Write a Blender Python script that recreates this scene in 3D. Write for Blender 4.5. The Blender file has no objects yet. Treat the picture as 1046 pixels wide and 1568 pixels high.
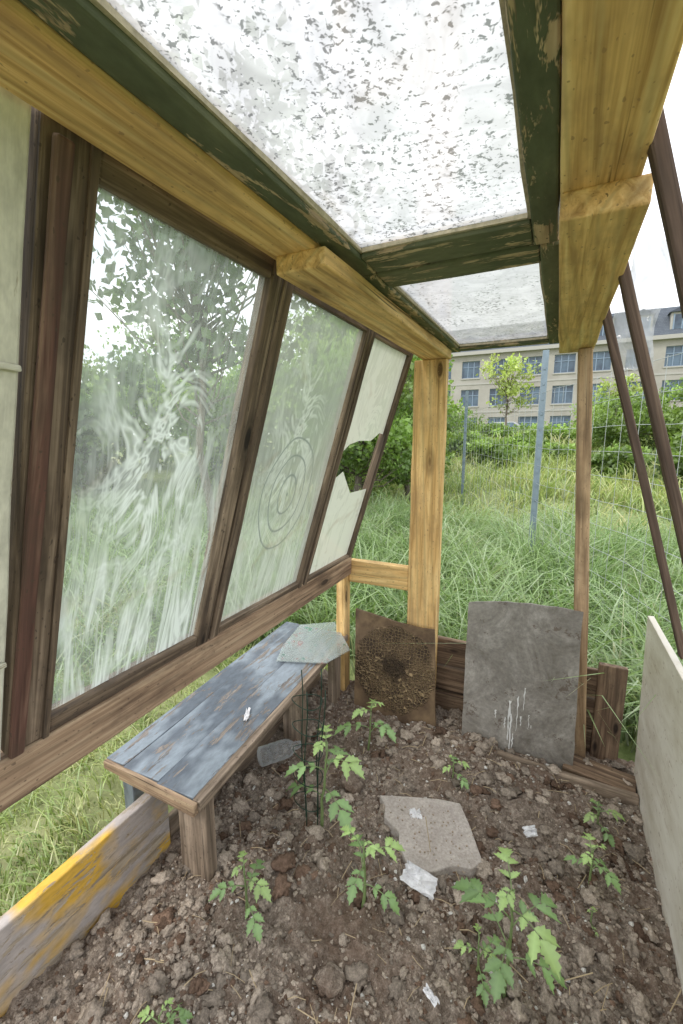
import bpy, math, random
import numpy as np
from mathutils import Vector, Matrix, noise as mn
random.seed(7); rs=np.random.RandomState(11)
S=bpy.context.scene
COL=S.collection
# ------------------------------------------------------------------ helpers
def link(o,parent=None):
    COL.objects.link(o)
    if parent is not None: o.parent=parent
    return o
def empty(name):
    o=bpy.data.objects.new(name,None); o.empty_display_size=.1; return link(o)
def mesh_obj(name,verts,faces,mat=None,parent=None,smooth=False,M=None):
    me=bpy.data.meshes.new(name); me.from_pydata([tuple(v) for v in verts],[],faces); me.update()
    o=bpy.data.objects.new(name,me)
    if mat: me.materials.append(mat)
    if smooth: me.polygons.foreach_set('use_smooth',[True]*len(me.polygons))
    if M is not None: o.matrix_world=M
    return link(o,parent)
def np_mesh(name,V,polys,mat,cols=None,parent=None,smooth=False):
    me=bpy.data.meshes.new(name)
    loops=np.concatenate([p.reshape(-1) for p in polys]).astype(np.int32)
    tot=np.concatenate([np.full(len(p),p.shape[1],np.int32) for p in polys])
    st=np.concatenate([[0],np.cumsum(tot)[:-1]]).astype(np.int32)
    me.vertices.add(len(V)); me.vertices.foreach_set('co',V.astype(np.float32).ravel())
    me.loops.add(len(loops)); me.loops.foreach_set('vertex_index',loops)
    me.polygons.add(len(tot)); me.polygons.foreach_set('loop_start',st); me.polygons.foreach_set('loop_total',tot)
    me.polygons.foreach_set('use_smooth',np.full(len(tot),smooth))
    me.update(calc_edges=True)
    if cols is not None:
        ca=me.color_attributes.new('col','FLOAT_COLOR','POINT')
        c=np.ones((len(V),4),np.float32); c[:,:3]=cols; ca.data.foreach_set('color',c.ravel())
    me.materials.append(mat)
    o=bpy.data.objects.new(name,me); return link(o,parent)
class NT:
    def __init__(s,name):
        s.m=bpy.data.materials.new(name); s.m.use_nodes=True; s.t=s.m.node_tree; s.t.nodes.clear()
        s.out=s.t.nodes.new('ShaderNodeOutputMaterial')
    def n(s,typ,ins=None,**kw):
        nd=s.t.nodes.new('ShaderNode'+typ)
        for k,v in kw.items(): setattr(nd,k,v)
        if ins:
            for k,v in ins.items():
                if isinstance(v,bpy.types.NodeSocket): s.t.links.new(v,nd.inputs[k])
                else:
                    if isinstance(v,(tuple,list)) and len(v)==3 and nd.inputs[k].type=='RGBA': v=(*v,1)
                    nd.inputs[k].default_value=v
        return nd
    def ramp(s,fac,stops,interp='LINEAR'):
        nd=s.t.nodes.new('ShaderNodeValToRGB'); cr=nd.color_ramp; cr.interpolation=interp
        while len(cr.elements)<len(stops): cr.elements.new(.5)
        for e,(p,c) in zip(cr.elements,stops):
            e.position=p
            e.color=(c,c,c,1) if not isinstance(c,(tuple,list)) else (*c,1)
        s.t.links.new(fac,nd.inputs[0]); return nd.outputs[0]
    def mix(s,f,a,b,bt='MIX'):
        nd=s.t.nodes.new('ShaderNodeMix'); nd.data_type='RGBA'; nd.blend_type=bt
        for i,v in ((0,f),(6,a),(7,b)):
            if isinstance(v,bpy.types.NodeSocket): s.t.links.new(v,nd.inputs[i])
            else: nd.inputs[i].default_value=(*v,1) if isinstance(v,(tuple,list)) else v
        return nd.outputs[2]
    def math(s,op,a,b=0.0,clamp=False):
        nd=s.t.nodes.new('ShaderNodeMath'); nd.operation=op; nd.use_clamp=clamp
        for i,v in ((0,a),(1,b)):
            if isinstance(v,bpy.types.NodeSocket): s.t.links.new(v,nd.inputs[i])
            else: nd.inputs[i].default_value=v
        return nd.outputs[0]
    def coord(s,kind='Object',scale=(1,1,1),loc=(0,0,0),rnd=False):
        c=s.n('TexCoord').outputs[kind]
        if rnd:
            oi=s.n('ObjectInfo').outputs['Random']
            mu=s.math('MULTIPLY',oi,37.0)
            c=s.n('VectorMath',{0:c,1:s.n('CombineXYZ',{0:mu,1:mu,2:mu}).outputs[0]},operation='ADD').outputs[0]
        return s.n('Mapping',{'Vector':c,'Scale':scale,'Location':loc}).outputs[0]
    def noise(s,vec,scale,detail=4,rough=.6,dist=0.):
        return s.n('TexNoise',{'Vector':vec,'Scale':scale,'Detail':detail,'Roughness':rough,'Distortion':dist}).outputs[0]
    def bump(s,h,strength=.4,dist=.01):
        return s.n('Bump',{'Height':h,'Strength':strength,'Distance':dist}).outputs[0]
    def bsdf(s,col,rough=.7,normal=None,spec=.3,metal=0.):
        i={'Base Color':col,'Roughness':rough,'Specular IOR Level':spec,'Metallic':metal}
        if normal is not None: i['Normal']=normal
        b=s.n('BsdfPrincipled',i); return b.outputs[0]
    def done(s,sh):
        s.t.links.new(sh,s.out.inputs[0]); return s.m
# ------------------------------------------------------------------ materials
def wood(name,dark,mid,light,grain=1.,knots=True,dirt=.35,dirtcol=(.07,.05,.035),paint=None,paint_amt=.5,paint2=None,rough=.75,specks=.7):
    t=NT(name)
    base=t.coord(rnd=True)
    def mp(s): return t.n('Mapping',{'Vector':base,'Scale':s}).outputs[0]
    g=t.noise(mp((3.,75*grain,75*grain)),1.,3,.7,.7)
    c=t.ramp(g,[(.30,dark),(.5,mid),(.68,light)])
    wv=t.n('TexWave',{'Vector':mp((1.1,20,20)),'Scale':1.2,'Distortion':4.,'Detail':1.5,'Detail Scale':.7},wave_type='BANDS',bands_direction='DIAGONAL').outputs[1]
    c=t.mix(.45,c,t.ramp(wv,[(.0,.55),(.22,.95),(.9,1.12)]),'MULTIPLY')
    if knots:
        v=t.n('TexVoronoi',{'Vector':mp((3.8,10.5,10.5)),'Scale':1.0,'Randomness':1.}).outputs['Distance']
        kk=t.ramp(v,[(.07,1.),(.11,.35),(.135,.5),(.24,0.)])
        c=t.mix(kk,c,tuple(x*.26 for x in dark))
    d=t.noise(mp((7,15,15)),1.,4,.75)
    c=t.mix(t.math('MULTIPLY',t.ramp(d,[(.46,0.),(.66,1.)]),dirt),c,dirtcol)
    sp=t.noise(mp((110,190,190)),1.,1,.5)
    c=t.mix(t.ramp(sp,[(.69,0.),(.73,specks)]),c,dirtcol)
    ck=t.noise(mp((1.6,120,120)),1.,1,.5,.3)
    c=t.mix(t.ramp(ck,[(.24,.85),(.28,0.)]),c,tuple(x*.25 for x in dark))
    h=g
    if paint:
        pm=t.noise(mp((7,30,30)),1.,5,.78,.4)
        pc=paint
        if paint2:
            pn=t.noise(mp((4,7,7)),1.,3,.6)
            pc=t.mix(t.ramp(pn,[(.44,0.),(.54,1.)]),paint,paint2)
        var=t.noise(mp((30,70,70)),1.,3,.7)
        pc=t.mix(.5,pc,t.ramp(var,[(.3,.5),(.7,1.15)]),'MULTIPLY')
        inv=t.ramp(pm,[(paint_amt-.02,1.),(paint_amt+.02,0.)])
        c=t.mix(inv,c,pc); h=t.math('ADD',g,inv)
    return t.done(t.bsdf(c,rough,t.bump(h,.45,.002)))
M_pine=wood('weathered_pine',(.46,.265,.09),(.74,.49,.205),(.86,.64,.31),dirt=.45,dirtcol=(.34,.21,.10))
M_pine2=wood('grey_pine',(.24,.15,.085),(.44,.30,.175),(.56,.41,.26),dirt=.6,dirtcol=(.18,.12,.07))
M_rail=wood('old_brown_timber',(.13,.082,.052),(.30,.205,.13),(.44,.33,.215),dirt=.55,dirtcol=(.10,.065,.045))
M_dark=wood('dark_brown_wood',(.06,.044,.034),(.145,.105,.072),(.30,.23,.165),dirt=.5,dirtcol=(.05,.038,.03))
M_red=wood('reddish_stained_wood',(.06,.033,.027),(.12,.06,.045),(.22,.14,.10),dirt=.5,knots=False)
M_green=wood('peeling_green_paint',(.30,.22,.13),(.48,.37,.23),(.58,.47,.31),dirt=.3,dirtcol=(.06,.06,.04),paint=(.150,.160,.095),paint_amt=.55,paint2=(.105,.120,.07))
M_white=wood('cream_painted_wood',(.25,.2,.13),(.42,.36,.26),(.5,.43,.33),dirt=.35,dirtcol=(.34,.30,.20),paint=(.66,.65,.54),paint_amt=.62,knots=False)
M_rough=wood('rough_brown_board',(.07,.042,.03),(.19,.125,.08),(.32,.23,.15),dirt=.5)
M_bench=wood('worn_blue_grey_paint',(.10,.085,.07),(.2,.17,.145),(.30,.26,.22),dirt=.4,dirtcol=(.09,.09,.10),paint=(.235,.275,.31),paint_amt=.57,paint2=(.12,.14,.165),rough=.25,knots=False)
M_bedboard=wood('yellow_and_lilac_paint',(.3,.24,.16),(.45,.38,.29),(.55,.48,.38),dirt=.3,dirtcol=(.2,.15,.1),paint=(.70,.43,.07),paint_amt=.55,paint2=(.48,.43,.40),knots=False)
M_leg=wood('weathered_grey_wood',(.12,.09,.065),(.26,.20,.145),(.38,.30,.225),dirt=.45)
M_brownpole=wood('brown_pole_wood',(.05,.033,.026),(.10,.066,.05),(.17,.12,.09),dirt=.3,knots=False)

def whiteboard():
    t=NT('dirty_white_board'); n=t.noise(t.coord(scale=(3,3,8)),1.,4,.75)
    c=t.ramp(n,[(.3,(.55,.50,.40)),(.6,(.78,.75,.67))])
    s=t.noise(t.coord(scale=(90,90,90)),1.,2); c=t.mix(t.ramp(s,[(.66,0.),(.72,.7)]),c,(.28,.2,.13))
    s=t.noise(t.coord(scale=(5,30,30)),1.,4,.8); c=t.mix(t.ramp(s,[(.60,0.),(.70,.6)]),c,(.40,.32,.22))
    return t.done(t.bsdf(c,.6,t.bump(n,.1,.003)))
M_wb=whiteboard()
def soilmat(name='soil',k=1.):
    t=NT(name); co=t.coord(kind='Object')
    a=t.noise(co,5.,3,.6); b=t.noise(co,70.,5,.8); c3=t.noise(co,330.,2,.6)
    c=t.ramp(b,[(.3,(.10*k,.076*k,.058*k)),(.5,(.255*k,.207*k,.165*k)),(.68,(.48*k,.41*k,.34*k))])
    c=t.mix(t.ramp(a,[(.42,0.),(.60,.6)]),c,(.17*k,.112*k,.08*k))
    c=t.mix(.5,c,t.ramp(c3,[(.3,.45),(.7,1.4)]),'MULTIPLY')
    return t.done(t.bsdf(c,.95,t.bump(t.math('ADD',b,c3),.9,.005),spec=.1))
M_soil=soilmat()
def clodmat():
    t=NT('soil_clod'); at=t.n('Attribute',attribute_name='col').outputs['Color']; co=t.coord()
    b=t.noise(co,190.,4,.8)
    c=t.mix(.85,at,t.ramp(b,[(.3,.4),(.7,1.35)]),'MULTIPLY')
    return t.done(t.bsdf(c,.95,t.bump(b,1.,.004),spec=.1))
M_clod=clodmat()
def leafmat(name,transl=.35,gloss=.06):
    t=NT(name); at=t.n('Attribute',attribute_name='col').outputs['Color']
    d=t.n('BsdfDiffuse',{'Color':at}).outputs[0]; tr=t.n('BsdfTranslucent',{'Color':t.mix(1.,at,(1.2,1.2,.7),'MULTIPLY')}).outputs[0]
    m=t.n('MixShader',{0:transl,1:d,2:tr}).outputs[0]
    g=t.n('BsdfGlossy',{'Color':(1,1,1,1),'Roughness':.45}).outputs[0]
    return t.done(t.n('MixShader',{0:gloss,1:m,2:g}).outputs[0])
M_leaf=leafmat('leaf',.4,.05); M_grass=leafmat('grass_blade',.38,.07); M_tomleaf=leafmat('tomato_leaf',.33,.05)
def groundmat():
    t=NT('grassy_ground'); co=t.coord()
    a=t.noise(co,.35,4,.7); b=t.noise(co,9.,4,.75)
    c=t.ramp(b,[(.3,(.09,.12,.04)),(.5,(.19,.24,.09)),(.7,(.34,.36,.17))])
    c=t.mix(t.ramp(a,[(.45,0.),(.65,.5)]),c,(.40,.36,.22))
    return t.done(t.bsdf(c,.9,t.bump(b,.6,.03),spec=.1))
M_ground=groundmat()
def bark():
    t=NT('bark'); b=t.noise(t.coord(scale=(30,30,6)),1.,3,.7)
    c=t.ramp(b,[(.3,(.07,.06,.045)),(.7,(.25,.21,.17))]); return t.done(t.bsdf(c,.9,t.bump(b,.6,.01)))
M_bark=bark()
def flat(name,col,rough=.6,metal=0.,var=.3,vs=20.,spec=.3):
    t=NT(name); n=t.noise(t.coord(),vs,4,.7)
    c=t.mix(var,col,t.ramp(n,[(.3,.4),(.7,1.2)]),'MULTIPLY')
    return t.done(t.bsdf(c,rough,t.bump(n,.15,.002),spec,metal))
M_galv=flat('galvanized_blue_steel',(.22,.28,.33),.45,.4); M_wire=flat('fence_wire',(.45,.48,.48),.5,.4,.1)
M_gwire=flat('green_coated_wire',(.015,.04,.025),.4); M_paper=flat('paper',(.74,.74,.75),.7,var=.3,vs=60)
M_putty=flat('old_putty',(.55,.48,.36),.8,var=.6,vs=90)
def stonemat():
    t=NT('concrete_slab_stone'); co=t.coord(); a=t.noise(co,18.,4,.7); b=t.noise(co,160.,3,.7)
    c=t.ramp(a,[(.3,(.36,.32,.28)),(.7,(.50,.455,.41))]); c=t.mix(.6,c,t.ramp(b,[(.3,.55),(.7,1.2)]),'MULTIPLY')
    return t.done(t.bsdf(c,.9,t.bump(b,.5,.003)))
M_stone=stonemat()

def pane(name,kind,tl=.6):
    t=NT(name); P=t.coord()
    if kind=='roof':
        sp=t.noise(P,130.,2,.75,.3); sp2=t.noise(P,6.,4,.8); sy=t.n('SeparateXYZ',{0:P}).outputs[1]
        # more grime gathers toward the low (far) end
        dens=t.math('ADD',t.ramp(sp2,[(.40,0.),(.62,1.)]),t.math('MULTIPLY',sy,.35),True)
        thr=t.math('SUBTRACT',.62,t.math('MULTIPLY',dens,.13))
        spots=t.math('MULTIPLY',t.math('SUBTRACT',sp,thr),12.,True)
        sm=t.noise(t.coord(scale=(24,4,1),loc=(.3,.1,0)),1.,2,.6,1.4)
        wipe=t.ramp(sm,[(.54,1.),(.60,.1)])
        spots=t.math('MULTIPLY',t.math('MULTIPLY',spots,wipe),.85)
        film=t.ramp(t.noise(P,16.,3,.7,.8),[(.35,tl*.72),(.65,tl*1.1)])
        colr=t.mix(spots,film,(.10,.105,.105))
        dif=t.n('BsdfDiffuse',{'Color':colr}).outputs[0]
        trl=t.n('BsdfTranslucent',{'Color':colr}).outputs[0]
        body=t.n('MixShader',{0:.85,1:dif,2:trl}).outputs[0]
        fac=t.math('ADD',.80,t.math('MULTIPLY',spots,.2),True)
    else:
        base={'streak':.25,'rings':.50,'cream':.82,'haze':.5}[kind]
        st=t.noise(t.coord(scale=(30,3.4,1)),1.,3,.7,1.4)
        sw=t.noise(t.coord(scale=(1.5,.8,1)),7.,3,.72,1.6)
        sx=t.n('SeparateXYZ',{0:t.coord()})
        m=t.ramp(st,[(.44,0.),(.64,.75)])
        m2=t.ramp(sw,[(.46,.0),(.54,.7),(.60,.15),(.68,.85)])
        dx=t.math('MULTIPLY',t.math('SUBTRACT',sx.outputs[0],-.01),8.0); dy=t.math('MULTIPLY',t.math('SUBTRACT',sx.outputs[1],.06),3.4)
        r=t.math('SQRT',t.math('ADD',t.math('MULTIPLY',dx,dx),t.math('MULTIPLY',dy,dy)))
        blob=t.ramp(r,[(.35,1.),(1.15,.12)])
        low=t.ramp(t.math('ADD',sx.outputs[1],.5),[(.2,1.),(.56,.2)])
        f=t.math('ADD',t.math('MULTIPLY',m2,blob),t.math('MULTIPLY',m,low))
        if kind=='rings':
            f=t.math('MULTIPLY',f,.55)
            dx=t.math('MULTIPLY',sx.outputs[0],1.15); dy=t.math('MULTIPLY',t.math('ADD',sx.outputs[1],.06),.85)
            r=t.math('SQRT',t.math('ADD',t.math('MULTIPLY',dx,dx),t.math('MULTIPLY',dy,dy)))
            r=t.math('ADD',r,t.math('MULTIPLY',t.noise(P,7.,1),.025))
            rg=t.math('PINGPONG',r,.0185)
            rg=t.math('MULTIPLY',t.math('SUBTRACT',t.math('MULTIPLY',rg,54.),.78),6.,True)
            rg=t.math('MULTIPLY',rg,t.ramp(r,[(.145,1.),(.155,0.)]))
        f=t.math('ADD',f,base,True)
        if kind=='rings': f=t.math('ADD',f,t.math('MULTIPLY',rg,.35),True)
        f=t.math('MINIMUM',f,.96)
        br=t.noise(P,5.,2,.7,1.5)
        pc={'streak':(.66,.72,.68),'rings':(.56,.61,.54),'cream':(.64,.66,.57),'haze':(.75,.82,.83)}[kind]
        colr=t.mix(t.ramp(br,[(.58,0.),(.70,.5)]),pc,(.40,.33,.25))
        if kind=='rings': colr=t.mix(t.math('MULTIPLY',rg,.8),colr,(.17,.20,.18))
        dif=t.n('BsdfDiffuse',{'Color':colr}).outputs[0]; trl=t.n('BsdfTranslucent',{'Color':colr}).outputs[0]
        body=t.n('MixShader',{0:.6,1:dif,2:trl}).outputs[0]; fac=f
    tp=t.n('BsdfTransparent',{'Color':(.95,.97,.96,1)}).outputs[0]
    mx=t.n('MixShader',{0:fac,1:tp,2:body}).outputs[0]
    gl=t.n('BsdfGlossy',{'Color':(1,1,1,1),'Roughness':.1}).outputs[0]
    fr=t.math('MULTIPLY',t.n('Fresnel',{'IOR':1.45}).outputs[0],.2 if kind=='roof' else .55)
    return t.done(t.n('MixShader',{0:fr,1:mx,2:gl}).outputs[0])
M_proof=pane('speckled_dirty_roof_glass','roof',.62); M_proof2=pane('grimy_roof_glass','roof',.40)
M_pst=pane('streaked_glass','streak'); M_pri=pane('painted_ring_glass','rings')
M_pcr=pane('chalky_glass','cream'); M_phz=pane('hazy_glass','haze')
def plasticmat(name,tr=.55,rough=.15,col=(.85,.87,.88)):
    t=NT(name); tp=t.n('BsdfTransparent',{'Color':(.95,.95,.95,1)}).outputs[0]
    d=t.bsdf(col,rough,spec=.8); tl=t.n('BsdfTranslucent',{'Color':(*col,1)}).outputs[0]
    b=t.n('MixShader',{0:.4,1:d,2:tl}).outputs[0]
    lw=t.n('LayerWeight',{'Blend':.35}).outputs['Facing']
    f=t.math('SUBTRACT',tr,t.math('MULTIPLY',lw,.6),True)
    return t.done(t.n('MixShader',{0:f,1:b,2:tp}).outputs[0])
M_plastic=plasticmat('clear_plastic',.5,col=(.50,.52,.55)); M_bottle=plasticmat('bottle_plastic',.80,.06,(.62,.65,.66))
# ------------------------------------------------------------------ geometry helpers
def board(name,p0,p1,w,t,mat,up=(0,0,1),parent=None,bev=.003,jit=.0015):
    p0=Vector(p0);p1=Vector(p1); X=(p1-p0); L=X.length; X.normalize()
    Z=Vector(up); Z=(Z-X*Z.dot(X)).normalized(); Y=Z.cross(X)
    n=max(2,int(L/.12)); vs=[];fs=[]
    for i in range(n+1):
        x=-L/2+L*i/n
        for (a,b) in ((-1,-1),(1,-1),(1,1),(-1,1)):
            j=jit if 0<i<n else jit*.5
            vs.append((x,a*w/2+random.uniform(-j,j),b*t/2+random.uniform(-j,j)*.6))
    for i in range(n):
        for k in range(4):
            a=i*4+k;b=i*4+(k+1)%4; fs.append((a,b,b+4,a+4))
    fs.append((3,2,1,0)); e=n*4; fs.append((e,e+1,e+2,e+3))
    M=Matrix((X,Y,Z)).transposed().to_4x4(); M.translation=(p0+p1)/2
    o=mesh_obj(name,vs,fs,mat,parent,M=M)
    if bev:
        m=o.modifiers.new('bev','BEVEL'); m.width=bev; m.segments=2; m.limit_method='ANGLE'; m.angle_limit=math.radians(50)
    return o
def tube(acc,pts,rad,n=6):
    V,F=acc; base=len(V); pts=[Vector(p) for p in pts]
    for i,p in enumerate(pts):
        d=(pts[min(i+1,len(pts)-1)]-pts[max(i-1,0)]).normalized()
        a=d.cross(Vector((0,0,1)) if abs(d.z)<.9 else Vector((1,0,0))).normalized(); b=d.cross(a)
        r=rad[i] if isinstance(rad,(list,tuple)) else rad
        for k in range(n):
            th=2*math.pi*k/n; V.append(p+a*math.cos(th)*r+b*math.sin(th)*r)
    for i in range(len(pts)-1):
        for k in range(n):
            a=base+i*n+k;b=base+i*n+(k+1)%n; F.append((a,b,b+n,a+n))
    F.append(tuple(base+k for k in range(n))[::-1]); e=base+(len(pts)-1)*n; F.append(tuple(e+k for k in range(n)))
def abox(acc,x0,x1,y0,y1,z0,z1):
    V,F=acc;b=len(V)
    V+= [(x0,y0,z0),(x1,y0,z0),(x1,y1,z0),(x0,y1,z0),(x0,y0,z1),(x1,y0,z1),(x1,y1,z1),(x0,y1,z1)]
    for f in ((3,2,1,0),(4,5,6,7),(0,1,5,4),(1,2,6,5),(2,3,7,6),(3,0,4,7)): F.append(tuple(b+i for i in f))
def sst(a,b,x):
    t=np.clip((x-a)/(b-a),0,1); return t*t*(3-2*t)
# ------------------------------------------------------------------ world / sun / camera
w=bpy.data.worlds.new('World'); S.world=w; w.use_nodes=True; nt=w.node_tree; nt.nodes.clear()
SUN_EL=math.radians(52); SUN_AZ=math.radians(200)
sky=nt.nodes.new('ShaderNodeTexSky'); sky.sky_type='NISHITA'; sky.sun_disc=False; sky.sun_elevation=SUN_EL; sky.sun_rotation=SUN_AZ
tc=nt.nodes.new('ShaderNodeTexCoord'); nz=nt.nodes.new('ShaderNodeTexNoise'); nz.inputs['Scale'].default_value=2.2; nz.inputs['Detail'].default_value=3
mp=nt.nodes.new('ShaderNodeMapping'); mp.inputs['Scale'].default_value=(1,1,2.5)
cr=nt.nodes.new('ShaderNodeValToRGB'); cr.color_ramp.elements[0].position=.3; cr.color_ramp.elements[0].color=(9.5,10.2,11.4,1); cr.color_ramp.elements[1].position=.62; cr.color_ramp.elements[1].color=(16.2,16.2,16.4,1)
mx=nt.nodes.new('ShaderNodeMix'); mx.data_type='RGBA'; mx.inputs[0].default_value=.90
bg=nt.nodes.new('ShaderNodeBackground'); bg.inputs[1].default_value=.15; wo=nt.nodes.new('ShaderNodeOutputWorld')
L=nt.links.new
L(tc.outputs['Generated'],mp.inputs[0]);L(mp.outputs[0],nz.inputs['Vector']);L(nz.outputs[0],cr.inputs[0]);L(sky.outputs[0],mx.inputs[6]);L(cr.outputs[0],mx.inputs[7]);L(mx.outputs[2],bg.inputs[0]);L(bg.outputs[0],wo.inputs[0])
sl=bpy.data.lights.new('sun','SUN'); sl.energy=1.5; sl.angle=math.radians(12); sl.color=(1,.94,.85)
so=bpy.data.objects.new('sun',sl); link(so)
sd=Vector((math.sin(SUN_AZ)*math.cos(SUN_EL),math.cos(SUN_AZ)*math.cos(SUN_EL),math.sin(SUN_EL)))
so.rotation_euler=(-sd).to_track_quat('-Z','Y').to_euler()
cam=bpy.data.cameras.new('camera'); co=bpy.data.objects.new('camera',cam); link(co); S.camera=co
cam.sensor_fit='HORIZONTAL'; cam.sensor_width=24; cam.lens=24*660/1046; cam.clip_end=2000; cam.clip_start=.02
R=Vector((.8957,.4446,0)); U=Vector((-.0744,.1498,.9859)); Fv=Vector((-.4383,.8831,-.1673))
M=Matrix((R,U,-Fv)).transposed().to_4x4(); M.translation=(0,0,1); co.matrix_world=M
S.view_settings.view_transform='Standard'; S.view_settings.look='None'; S.view_settings.exposure=0
# ------------------------------------------------------------------ terrain
def terrain(x,y):
    x=np.asarray(x,float);y=np.asarray(y,float)
    z=-.07+1.1*sst(3,30,y)+.75*sst(.8,7,x)*sst(4,16,y)
    z=z+.03*np.sin(x*1.7+y)*sst(2,6,y)+.25*sst(2.5,9,-x)*sst(-2,8,y)
    return z
def axis(a0,a1,fine,far):
    mid=np.arange(a0,a1,fine); out=[];v=a1;s=fine
    while v<far: out.append(v); s*=1.18; v+=s
    out2=[];v=a0-fine;s=fine
    while v>-far: out2.append(v); s*=1.18; v-=s
    return np.array(out2[::-1]+list(mid)+out)
gx=axis(-8,8,.2,600);gy=axis(-3,25,.2,600)
X,Y=np.meshgrid(gx,gy); Z=terrain(X,Y)
inb=(X>-1.0)&(X<.5)&(Y<1.65)&(Y>-1.2); Z=np.where(inb,Z-.06,Z)
V=np.stack([X,Y,Z],-1).reshape(-1,3); nx=len(gx);ny=len(gy)
i=np.arange(ny-1)[:,None]*nx+np.arange(nx-1)[None,:]; i=i.ravel()
np_mesh('ground',V,[np.stack([i,i+1,i+nx+1,i+nx],-1)],M_ground,smooth=True)
# ------------------------------------------------------------------ soil
def soil_z(x,y):
    p=Vector((x*3.1,y*3.1,1.3))
    z=.028*mn.noise(p)+.016*mn.noise(p*3.1)
    z+=.03*max(0,(y-.95)/.5)*(1 if x<-.1 else .3)
    return z
def soil_zd(x,y):
    z=soil_z(x,y); q=Vector((x,y,0))
    z+=.018*mn.fractal(q*26,1.0,2.1,4)+.014*mn.ridged_multi_fractal(q*34,1.,2.,3,1.,2.)*.5
    return z
n1=320;n2=540
xs=np.linspace(-.80,.315,n1); ys=np.linspace(-.55,1.45,n2)
V=np.zeros((n2,n1,3))
for a in range(n2):
    for b in range(n1):
        V[a,b]=(xs[b],ys[a],soil_zd(xs[b],ys[a]))
i=(np.arange(n2-1)[:,None]*n1+np.arange(n1-1)[None,:]).ravel()
soil=np_mesh('garden_soil',V.reshape(-1,3),[np.stack([i,i+1,i+n1+1,i+n1],-1)],M_soil,smooth=True)
import bmesh
def ico(sub):
    bm=bmesh.new(); bmesh.ops.create_icosphere(bm,subdivisions=sub,radius=1)
    v=np.array([tuple(q.co) for q in bm.verts]); f=np.array([[q.index for q in p.verts] for p in bm.faces]); bm.free(); return v,f
def scatter_clods(name,N,rmin,rmax,sub,pw,bright,white=0.,smooth=True):
    v0,f0=ico(sub); Vs=[];Fs=[];Cs=[];off=0
    variants=[]
    for k in range(10):
        vv=v0.copy()
        for q in range(len(vv)):
            p=Vector(vv[q]); o3=Vector((k*7.3,k*3.1,0))
            f=1+.65*mn.noise(p*1.2+o3)+.45*mn.noise(p*2.7+o3)
            if sub>2: f+=.35*mn.noise(p*5.5+o3)+.2*mn.noise(p*11+o3)
            vv[q]=vv[q]*f
        variants.append(vv)
    for k in range(N):
        x=random.uniform(-.775,.29); y=random.uniform(-.1,1.42) if random.random()<.8 else random.uniform(.2,.8)
        cl=mn.noise(Vector((x*4,y*4,5)))
        if random.random()>.66+.9*cl: continue
        r=rmin+(rmax-rmin)*random.random()**pw
        th=random.uniform(0,6.28); c,s=math.cos(th),math.sin(th)
        sc=np.array([random.uniform(.8,1.4),random.uniform(.7,1.2),random.uniform(.5,.9)])*r
        vv=variants[k%10]*sc; vv=np.stack([vv[:,0]*c-vv[:,1]*s,vv[:,0]*s+vv[:,1]*c,vv[:,2]],-1)
        vv=vv+np.array([x,y,soil_zd(x,y)+r*.12])
        Vs.append(vv);Fs.append(f0+off);off+=len(v0)
        b=random.uniform(.55,1.25)*bright
        if random.random()<white: col=(.75,.73,.68)
        elif random.random()<.18: col=(.21*b,.14*b,.10*b)
        else: col=(.44*b,.37*b,.30*b)
        Cs.append(np.tile(col,(len(v0),1)))
    return np_mesh(name,np.concatenate(Vs),[np.concatenate(Fs)],M_clod,np.concatenate(Cs),parent=soil,smooth=smooth)
scatter_clods('clods',3800,.004,.018,3,3.0,1.0)
scatter_clods('crumbs',36000,.0013,.0055,1,2.0,1.,.05,smooth=False)
# ------------------------------------------------------------------ greenhouse frame
G=empty('greenhouse_frame')
board('left_roof_beam_near',(-.382,-.7,1.297),(-.382,.66,1.297),.080,.040,M_pine,parent=G)
board('left_roof_beam_far',(-.368,.60,1.264),(-.368,1.445,1.264),.086,.028,M_pine,parent=G)
board('right_roof_beam_near',(.020,-.7,1.297),(.020,.66,1.297),.078,.040,M_pine,parent=G)
board('right_roof_beam_far',(.026,.60,1.262),(.026,1.47,1.262),.088,.032,M_pine,parent=G)
board('end_post_wide',(-.384,1.425,-.08),(-.384,1.425,1.249),.105,.038,M_pine,up=(0,1,0),parent=G)
board('end_post_narrow',(.135,1.42,-.05),(.048,1.42,1.245),.036,.04,M_pine2,up=(0,1,0),parent=G)
board('end_post_short',(-.69,1.405,-.10),(-.69,1.405,.555),.038,.045,M_pine,up=(0,1,0),parent=G)
board('end_crossbar',(-.668,1.424,.512),(-.438,1.424,.512),.085,.03,M_pine,up=(0,1,0),parent=G)
board('left_side_rail',(-.672,-.7,.512),(-.672,1.40,.540),.040,.072,M_rail,parent=G,bev=.005,jit=.003)
for k,(z,xa,xb,h) in enumerate(((.245,-.66,.24,.10),(.14,-.655,.235,.10),(.04,-.66,.24,.10))):
    board('end_wall_board_%d'%k,(xa,1.468,z),(xb,1.468,z),h-.004,.022,M_rough,up=(0,1,0),parent=G,bev=.004,jit=.003)
board('end_batten_right',(.20,1.445,-.05),(.20,1.445,.325),.075,.02,M_rough,up=(0,1,0),parent=G)
board('end_base_board',(-.36,1.30,.012),(.27,1.285,.012),.022,.05,M_leg,parent=G,jit=.002)
board('corner_base_block',(.09,1.36,.02),(.27,1.33,.02),.08,.03,M_rough,parent=G)
BB=empty('raised_bed_board')
board('painted_plank',(-.80,-.7,.078),(-.80,.635,.078),.024,.20,M_bedboard,parent=BB)
board('rear_plank',(-.805,.64,.02),(-.80,1.40,.03),.022,.09,M_leg,parent=BB)
wp=empty('white_side_panel')
board('panel_sheet',(.292,-.6,.255),(.272,1.385,.255),.016,.53,M_wb,up=(-.03,0,1),parent=wp,bev=.002)
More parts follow.
